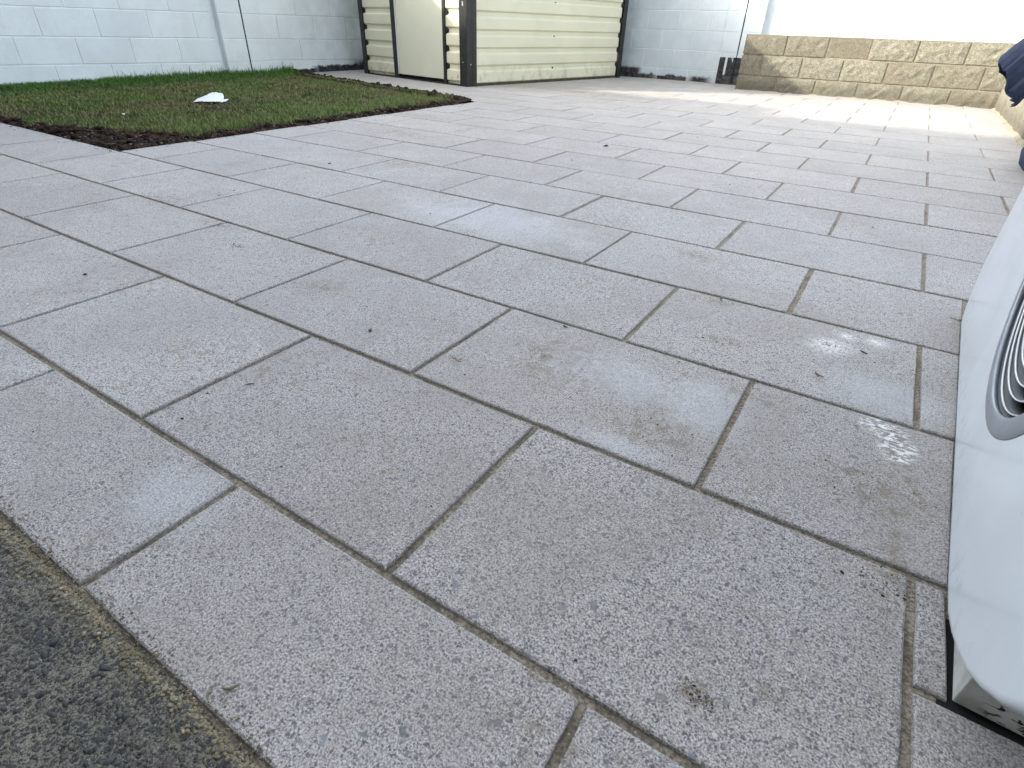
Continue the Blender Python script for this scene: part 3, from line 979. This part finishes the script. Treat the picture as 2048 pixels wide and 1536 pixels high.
# closure teeth that fill each recess beside the trims
def teeth(name, side, s, dirn, zoff, top):
    lo, hi = zoff + .127, zoff + .1745 + .010
    mid0, mid1 = lo + .014, hi - .016
    ring = [(s, lo - .008), (s + dirn * .030, mid0), (s + dirn * .030, mid1), (s, hi + .008)]
    v = [((q, e, z) if side == 'front' else (e, q, z)) for e in (-.0205, .004) for (q, z) in ring]
    f = [(0, 1, 2, 3), (7, 6, 5, 4)] + [(i, 4 + i, 4 + (i + 1) % 4, (i + 1) % 4) for i in range(4)]
    me = mesh(name, v, f); me.transform(shedM)
    bm = bmesh.new(); bm.from_mesh(me); bmesh.ops.recalc_face_normals(bm, faces=bm.faces); bm.to_mesh(me); bm.free()
    k = 0
    while zoff + .19 + k * .1745 < top:
        o = link(name, me, M['trim'], shed); o.location.z = k * .1745
        k += 1
teeth("profile_closure", 'front', .345, -1, ZO_F, SH - .03)
teeth("profile_closure", 'front', 1.973, -1, ZO_F, SH - .03)
teeth("profile_closure", 'side', 2.868, -1, ZO_S, SH - .30)
# bolt holes / dark bolts on the side
def disc(name, cpos, nrm, r, h, mat, parent, seg=12):
    bm = bmesh.new()
    bmesh.ops.create_cone(bm, cap_ends=True, segments=seg, radius1=r, radius2=r * .8, depth=h)
    me = bpy.data.meshes.new(name)
    q = Vector(nrm).to_track_quat('Z', 'Y').to_matrix().to_4x4()
    bm.transform(Matrix.Translation(Vector(cpos)) @ q)
    bm.to_mesh(me); bm.free()
    return link(name, me, mat, parent)
def S(a, b, z): return shedM @ Vector((a, b, z))
for b, z in ((1.441, .845), (1.448, .497), (1.454, .158)):
    disc("bolt", S(-.004, b, z), -FDIR, .013, .012, M['crack'], shed)
for (a, z, mt) in ((.15, .105, 'crack'), (.155, .085, 'crack'), (.31, .042, 'crack')):
    disc("bolt", S(a, -.021, z), -SDIR, .007, .006, M[mt], shed, 8)
for (a, b, z, nn) in ((.045, -.036, .24, -SDIR), (-.024, .02, .22, -FDIR), (.04, -.036, .80, -SDIR), (.035, -.036, .77, -SDIR)):
    disc("screw", S(a, b, z), nn, .008, .006, M['screw'], shed, 8)
box("scratch", .030, .047, -.0352, -.0338, .765, .80, M['scrape'], post, shedM)
# back wall, left wall, roof sloping back
box("rear_panel", .06, 2.0, 2.93, 2.955, 0, SH - .28, M['clad'], shed, shedM)
box("end_panel", 2.01, 2.04, .06, 2.93, 0, SH - .28, M['clad'], shed, shedM)
rv = []
ZR0, ZR1 = 1.985, 1.70
for (a, b) in ((-.05, -.06), (2.12, -.06), (2.12, 3.02), (-.05, 3.02)):
    z = ZR0 + (ZR1 - ZR0) * (b + .06) / 3.08
    rv.append((a, b, z))
rv += [(a, b, z - .035) for a, b, z in rv]
rm = mesh("roof", rv, [(0, 1, 2, 3), (7, 6, 5, 4), (0, 4, 5, 1), (1, 5, 6, 2), (2, 6, 7, 3), (3, 7, 4, 0)])
rm.transform(shedM); link("roof", rm, M['trim'], shed)
sv = [(.0, .112, 2.03), (.0, 2.83, 2.03), (.0, 2.83, 1.76)]

# ------------------------------------------------------------------ white outdoor unit with a round grille
dd = Vector((.046, 1, 0)).normalized()
P0 = Vector((2.4405, -.175, 0))
inw = Vector((dd.y, -dd.x, 0))         # into the unit (+X)
acM = Matrix(((dd.x, inw.x, 0, P0.x), (dd.y, inw.y, 0, P0.y), (0, 0, 1, 0), (0, 0, 0, 1)))   # local (s, depth, z)
ac = empty("outdoor_unit", (0, 0, 0), label="glossy white casing with a round silver ring grille on the right", category="outdoor unit")
# front cover: rounded rectangle outline with soft edge, around the grille opening
s0, s1, z0, z1 = -.216, 1.285, -.004, .865
GC, GR = (.468, .416), .295
def rrect(s0, s1, z0, z1, r, rn_, n=14):
    pts = []
    for cx, cz, a0, r in ((s1 - r, z0 + r, -90, r), (s1 - r, z1 - r, 0, r), (s0 + r, z1 - r, 90, r), (s0 + rn_, z0 + rn_, 180, rn_)):
        for i in range(n + 1):
            a = math.radians(a0 + 90 * i / n)
            pts.append((cx + r * math.cos(a), cz + r * math.sin(a)))
        # points along the straight run to the next corner
        nx_ = {-90: (s1, z1 - .17), 0: (s0 + .17, z1), 90: (s0, z0 + rn_), 180: (s1 - .17, z0)}[a0]
        p_ = pts[-1]
        for q in range(1, 14):
            pts.append((p_[0] + (nx_[0] - p_[0]) * q / 14, p_[1] + (nx_[1] - p_[1]) * q / 14))
    return pts
rings = []
for inset, dep in ((0, .034), (0, .004), (.0012, -.004), (.0030, -.0095), (.006, -.0120), (.011, -.0125)):
    r = .17 - inset
    rings.append([(p[0], dep, max(p[1], .003 + inset)) for p in rrect(s0 + inset, s1 - inset, z0 + inset, z1 - inset, r, .43 - inset)])
nR = len(rings[0])
circ = []
for i in range(nR):
    p = rings[-1][i]
    a = math.atan2(p[2] - GC[1], p[0] - GC[0])
    circ.append((GC[0] + (GR - .01) * math.cos(a), -.0125, GC[1] + (GR - .01) * math.sin(a)))
midr = [tuple(.5 * (a + b) for a, b in zip(p, q)) for p, q in zip(rings[-1], circ)]
rings += [midr, circ]
v = [q for r_ in rings for q in r_]; f = []
for k in range(len(rings) - 1):
    for i in range(nR):
        j = (i + 1) % nR
        f.append((k * nR + i, k * nR + j, (k + 1) * nR + j, (k + 1) * nR + i))
me = mesh("front_cover", v, f, True); me.transform(acM)
bm = bmesh.new(); bm.from_mesh(me)
for fc in bm.faces:
    pass
bmesh.ops.recalc_face_normals(bm, faces=bm.faces)
bm.to_mesh(me); bm.free()
link("front_cover", me, M['white'], ac)
# body behind, on its peeling plinth
box("casing", .02, 1.22, .035, .36, .0605, .85, M['white'], ac, acM, .01)
box("plinth", 0, 1.10, .0, .34, .0, .0595, M['plinth'], ac, acM, .002)
box("foot_gap_shade", -.01, 1.3, -.012, .36, -.034, -.0065, M['crack'], ac, acM)  # black slab standing in for the shade in the gap under the unit
# round grille
gr = link("grille_ring", None, None, ac)
bpy.data.objects.remove(gr)
def revolve(name, prof, mat, parent, seg=96, closed=False):
    v, f = [], []
    for i in range(seg):
        a = 2 * math.pi * i / seg
        for (r, d) in prof:
            v.append((GC[0] + r * math.cos(a), d, GC[1] + r * math.sin(a)))
    k = len(prof)
    for i in range(seg):
        j = (i + 1) % seg
        for q in range(k if closed else k - 1):
            q2 = (q + 1) % k
            f.append((i * k + q, j * k + q, j * k + q2, i * k + q2))
    me = mesh(name, v, f, True); me.transform(acM)
    bm = bmesh.new(); bm.from_mesh(me); bmesh.ops.recalc_face_normals(bm, faces=bm.faces); bm.to_mesh(me); bm.free()
    return link(name, me, mat, parent)
revolve("grille_well", [(GR - .030, -.0095), (GR - .031, .022), (GR - .020, .022), (GR - .020, -.0095)], M['fin'], ac, closed=True)
ringo = revolve("grille_ring", [(.282, -.006), (GR + .002, -.0128), (GR, -.0138), (GR - .004, -.0150), (GR - .024, -.0172), (GR - .029, -.0165), (GR - .030, -.0145), (GR - .0305, -.010), (GR - .022, -.010)], M['ring'], ac, closed=True)
for k in range(12):
    r = GR - .036 - k * .0205
    if r < .02: break
    lv = revolve("louvre", [(r + .0005, -.0049), (r - .0007, -.0049), (r - .0050, .017), (r - .0036, .017)], M['fin'], ac, 72, closed=True)
    revolve("louvre_edge", [(r + .0012, -.0068), (r + .0003, -.0082), (r - .0012, -.0070), (r - .0012, -.0050), (r + .0010, -.0050)], M['edge'], lv, 72, closed=True)
disc("grille_backing", acM @ Vector((GC[0], .024, GC[1])), inw, GR - .02, .004, M['back'], ac, 48)
for a_ in (30, 90, 150, 210, 270, 330):
    a = math.radians(a_ + 8)
    ca, sa = math.cos(a), math.sin(a)
    vv = []
    for r_ in (.02, GR - .035):
        for w_ in (-.003, .003):
            for d_ in (.0185, .0215):
                vv.append((GC[0] + r_ * ca - w_ * sa, d_, GC[1] + r_ * sa + w_ * ca))
    me = mesh("spoke", vv, [(0, 1, 3, 2), (4, 6, 7, 5), (0, 4, 5, 1), (2, 3, 7, 6), (0, 2, 6, 4), (1, 5, 7, 3)])
    me.transform(acM); link("spoke", me, M['back'], ac)

# ------------------------------------------------------------------ navy cover at the right edge
def cover():
    root = empty("folded_parasol", (0, 0, 0), label="folded navy fabric canopy with gathered hem poking in at the right edge", category="parasol")
    tip = Vector((2.520, 3.5, .533))
    ax = Vector((.50, 0, .866)); hd = Vector((.866, 0, -.50)); yd = Vector((0, 1, 0))
    RH = .118
    cen = tip + hd * RH
    prof = [(-.006, .97), (.0, 1.0), (.012, 1.0), (.03, .97), (.07, .93), (.13, .86), (.22, .76), (.34, .62), (.46, .50), (.60, .36)]
    seg = 168
    v, f = [], []
    for k, (t, q) in enumerate(prof):
        for i in range(seg):
            a_ = 2 * math.pi * i / seg
            w = 1 - t / .7
            saw = (a_ * 11 / (2 * math.pi) + .35 * math.sin(a_ * 2)) % 1.0      # overlapping pleats: slow rise, sharp drop
            fold = (saw if saw < .82 else (1 - saw) / .18 * .82) - .4
            rr = RH * q + fold * .020 * w + .004 * mnoise.noise(Vector((math.cos(a_) * 6, math.sin(a_) * 6, t * 14)))
            tt = t - .42 * RH * (1 - math.cos(a_)) * max(0, 1 - t / .3) + (.006 * math.sin(a_ * 5 + .6) + .016 * fold) * max(0, 1 - t / .2)
            p = cen + ax * tt + hd * (-math.cos(a_) * rr) + yd * (math.sin(a_) * rr * .85)
            v.append(p)
    for k in range(len(prof) - 1):
        for i in range(seg):
            j = (i + 1) % seg
            f.append((k * seg + i, k * seg + j, (k + 1) * seg + j, (k + 1) * seg + i))
    me = mesh("canopy", v, f, True)
    bm = bmesh.new(); bm.from_mesh(me); bmesh.ops.recalc_face_normals(bm, faces=bm.faces); bm.to_mesh(me); bm.free()
    c = link("canopy", me, M['cover'], root)
    md = c.modifiers.new("thick", 'SOLIDIFY'); md.thickness = .0025; md.offset = -1
    # canopy is strapped to an upright pole standing in a cloth-covered weight
    v2, f2 = [], []
    seg = 72
    pz = [(0, .16), (.03, .185), (.10, .20), (.18, .205), (.24, .195), (.29, .165), (.33, .12), (.36, .06), (.37, .03)]
    cx, cy = 3.02, 3.62
    for k, (z, r) in enumerate(pz):
        for i in range(seg):
            a_ = 2 * math.pi * i / seg
            rr = r + .008 * math.sin(a_ * 9 + z * 8) + .010 * mnoise.noise(Vector((math.cos(a_) * 3, math.sin(a_) * 3, z * 9)))
            v2.append((cx + rr * math.cos(a_), cy + rr * math.sin(a_), max(z, .002)))
    for k in range(len(pz) - 1):
        for i in range(seg):
            j = (i + 1) % seg
            f2.append((k * seg + i, k * seg + j, (k + 1) * seg + j, (k + 1) * seg + i))
    me = mesh("weight_cover", v2, f2, True)
    link("weight_cover", me, M['cover'], root)
    bm = bmesh.new(); bmesh.ops.create_cone(bm, cap_ends=True, segments=20, radius1=.022, radius2=.022, depth=1.75)
    bm.transform(Matrix.Translation((cx, cy, .875)))
    me = bpy.data.meshes.new("pole"); bm.to_mesh(me); bm.free(); link("pole", me, M['trim'], root)
    bx_ = cen + ax * .52
    box("strap", bx_.x - .06, bx_.x + .16, 3.45, 3.66, bx_.z - .03, bx_.z + .03, M['cover'], root, None, .008)
cover()

# ------------------------------------------------------------------ loose things
def litter():
    c = Vector((-2.66, 2.285, .028))
    # folded sheet: two flaps meeting on a crease
    nx, ny = 18, 10
    v, f = [], []
    for j in range(ny + 1):
        for i in range(nx + 1):
            s, t = i / nx, j / ny
            x = (s - .5) * .30; y = (t - .5) * .40
            taper = 1 - .45 * abs(s - .42) * 2 * t
            z = .016 + .012 * t * math.sin(s * 3.1) + .012 * math.sin(s * 3.1) + .008 * mnoise.noise(Vector((x * 30, y * 24, 1))) + .004 * mnoise.noise(Vector((x * 80, y * 80, 7)))
            if t < .15: z -= .012
            v.append((x * taper, y * taper + .02 * math.sin(s * 9), z))
    n0 = len(v)
    for j in range(ny):
        for i in range(nx):
            a = j * (nx + 1) + i; f.append((a, a + 1, a + nx + 2, a + nx + 1))
    # under flap
    for j in range(5):
        for i in range(11):
            s, t = i / 10, j / 4
            x = .0 + s * .17; y = -.16 + t * .12 + .02 * s
            z = .006 + .010 * math.sin(t * 3.1) + .006 * mnoise.noise(Vector((x * 40, y * 40, 3)))
            v.append((x, y, z * (1 - .5 * s)))
    for j in range(4):
        for i in range(10):
            a = n0 + j * 11 + i; f.append((a, a + 1, a + 12, a + 11))
    me = mesh("crumpled_sheet", v, f, True)
    o = link("crumpled_sheet", me, M['paper'])
    o.location = c; o.rotation_euler = (math.radians(4), 0, math.radians(40)); o.scale = (.76, .80, .62)
    md = o.modifiers.new("thick", 'SOLIDIFY'); md.thickness = .0015
    o["label"] = "crumpled white sheet lying on the lawn"; o["category"] = "litter"
litter()
def rock(name, x, y, s, mat, label, cat, flat=.6, z=0):
    me = rocks(name, [(0, 0, s * flat)], [s], flat, .25)
    for p in me.polygons: p.use_smooth = True
    o = link(name, me, mat, label=label, category=cat); o.location = (x, y, z)
    return o
rock("pebble", 1.296, .088, .0048, M['stone'], "small grey-brown pebble alone on a slab in the middle", "pebble", .8)
rock("paper_scrap", -2.284, 1.375, .010, M['paper'], "tiny white scrap on the grass near the bare soil corner", "litter", .5, .022)
def twig(name, x, y, L, ang, mat, label, bend=.2, w=.0014):
    v, f = [], []
    n_ = 6
    for i in range(n_ + 1):
        t = i / n_ - .5
        px_ = t * L; py_ = bend * L * (t * t) * 2
        ww = w * (1 - 1.3 * abs(t))
        for a in range(5):
            q = 2 * math.pi * a / 5
            v.append((px_, py_ + ww * math.cos(q), w + ww * math.sin(q)))
    for i in range(n_):
        for a in range(5):
            b = (a + 1) % 5
            f.append((i * 5 + a, i * 5 + b, (i + 1) * 5 + b, (i + 1) * 5 + a))
    o = link(name, mesh(name, v, f, True), mat, label=label, category="twig")
    o.location = (x, y, .001); o.rotation_euler = (0, 0, ang)
twig("twig", 1.267, -.215, .020, .9, M['crumb'], "short dark twig on the slab left of centre", .1)
twig("twig", 1.772, -.604, .018, .8, M['straw'], "brown stalk on the slab beside the old dark path", .3, .002)
twig("twig", 2.210, .495, .026, -.7, M['straw'], "wavy brown stalk on the slab near the white casing", .5, .0022)
twig("twig", 2.285, .667, .020, -.6, M['crumb'], "dark sliver beside the pale patch near the white casing", .2, .002)
twig("twig", 1.66, .376, .016, -.4, M['crumb'], "dark sliver by the joint in the middle of the patio", .2, .002)
def leaf(x, y, s, ang, label):
    v = [(0, 0, .001), (.5, .22, .28), (1, 0, .1), (.5, -.22, .02), (.25, .14, .16), (.78, .12, .2), (.78, -.1, .05), (.25, -.12, .02), (.5, 0, .06)]
    f = [(0, 8, 4), (4, 8, 1), (1, 8, 5), (5, 8, 2), (2, 8, 6), (6, 8, 3), (3, 8, 7), (7, 8, 0)]
    o = link("dead_leaf", mesh("dead_leaf", [(a * s, b * s, c_ * s + .001) for a, b, c_ in v], f, True), M['crumb'], label=label, category="leaf")
    o.location = (x, y, 0); o.rotation_euler = (0, 0, ang)
leaf(.417, -.13, .018, .3, "tiny curled dark leaf on the left foreground slab")
leaf(-.168, 1.267, .02, .4, "tiny dark leaf on the slab right of the bare soil corner")
leaf(.695, 2.671, .04, .2, "flat brownish leaf on the middle slabs toward the shed")

# crumbs of dirt scattered over the slabs and gathered in the mud marks
pts, sz = [], []
MUD = [(1.982, .104, .08), (1.992, .536, .035), (1.917, .763, .05), (1.725, .231, .06), (1.762, 1.086, .04), (.306, .36, .06), (-.139, .421, .1),
       (-.219, .222, .06), (1.015, .183, .05), (1.536, .101, .012), (2.484, 1.02, .012), (2.204, -.327, .012), (2.321, .161, .06), (-.435, 2.188, .2),
       (.08, 1.527, .15), (-1.0, 5.6, .5), (2.37, -.04, .03), (.54, .265, .02), (-.045, .594, .03), (2.21, .66, .04)]
for (x, y, r) in MUD:
    for i in range(int(26 + 90 * r)):
        a, b = x + rg.normal(0, r * .8), y + rg.normal(0, r * .4)
        pts.append((a, b, .0006)); sz.append(min(.003, float(np.exp(rg.normal(-7.05, .4)))))
for i in range(900):
    a, b = rg.uniform(-1.1, 2.4), rg.uniform(-.6, 4.5)
    pts.append((a, b, .0006)); sz.append(min(.0035, float(np.exp(rg.normal(-6.9, .45)))))
for i in range(500):
    a = rg.uniform(-4.2, -1.2); b = .79 - abs(rg.normal(0, .04))
    if rg.rand() < .5:
        a = -1.2 + abs(rg.normal(0, .04)); b = rg.uniform(.8, 3.9)
    pts.append((a, b, .0008)); sz.append(min(.005, float(np.exp(rg.normal(-6.4, .5)))))
link("dirt_crumbs", rocks("dirt_crumbs", pts, sz, .5), M['crumb'], kind="stuff", label="crumbs of soil scattered over the slabs", category="dirt")
# sandy crumbs
pts, sz = [], []
for i in range(1500):
    if i % 3 == 0:
        row = rg.randint(-1, 6); a, b = rg.uniform(-1.1, 2.4), row * SP + rg.normal(0, .007)
    else:
        x, y, r = MUD[rg.randint(len(MUD))]
        a, b = x + rg.normal(0, r), y + rg.normal(0, r * .5)
    pts.append((a, b, .0004)); sz.append(float(np.exp(rg.normal(-7.2, .35))))
link("mortar_crumbs", rocks("mortar_crumbs", pts, sz, .6), M['straw'], kind="stuff", label="sandy brown mortar crumbs along joints", category="dirt")

# ------------------------------------------------------------------ house behind the photographer (casts the long shade)
house = empty("house", (0, 0, 0), label="brown roughcast house standing behind the patio, shading it", category="house")
box("wall", -7.9, 9, -9.5, -1.12, -.1, 4.98, M['render'], house)
box("roof", -7.9, 9.2, -9.7, -1.04, 4.981, 5.14, M['roof'], house)
box("wall", -16, -7.902, -9.5, -1.12, -.1, 5.52, M['render'], house)
box("roof", -16.2, -7.903, -9.7, -1.04, 5.521, 5.68, M['roof'], house)
for (a, b, z0_, z1_) in ((-3.4, -1.9, 1.0, 2.1), (3.4, 4.9, 1.0, 2.1), (-3.4, -1.9, 3.5, 4.6), (.2, 1.4, 3.5, 4.6), (3.4, 4.9, 3.5, 4.6)):
    w = box("window", a, b, -1.118, -1.08, z0_, z1_, M['frame'], house)
    box("pane", a + .07, b - .07, -1.079, -1.074, z0_ + .07, z1_ - .07, M['glass'], w)
dr = box("door", -.2, .75, -1.118, -1.08, .02, 2.1, M['frame'], house)
box("pane", -.05, .6, -1.079, -1.074, 1.0, 1.95, M['glass'], dr)
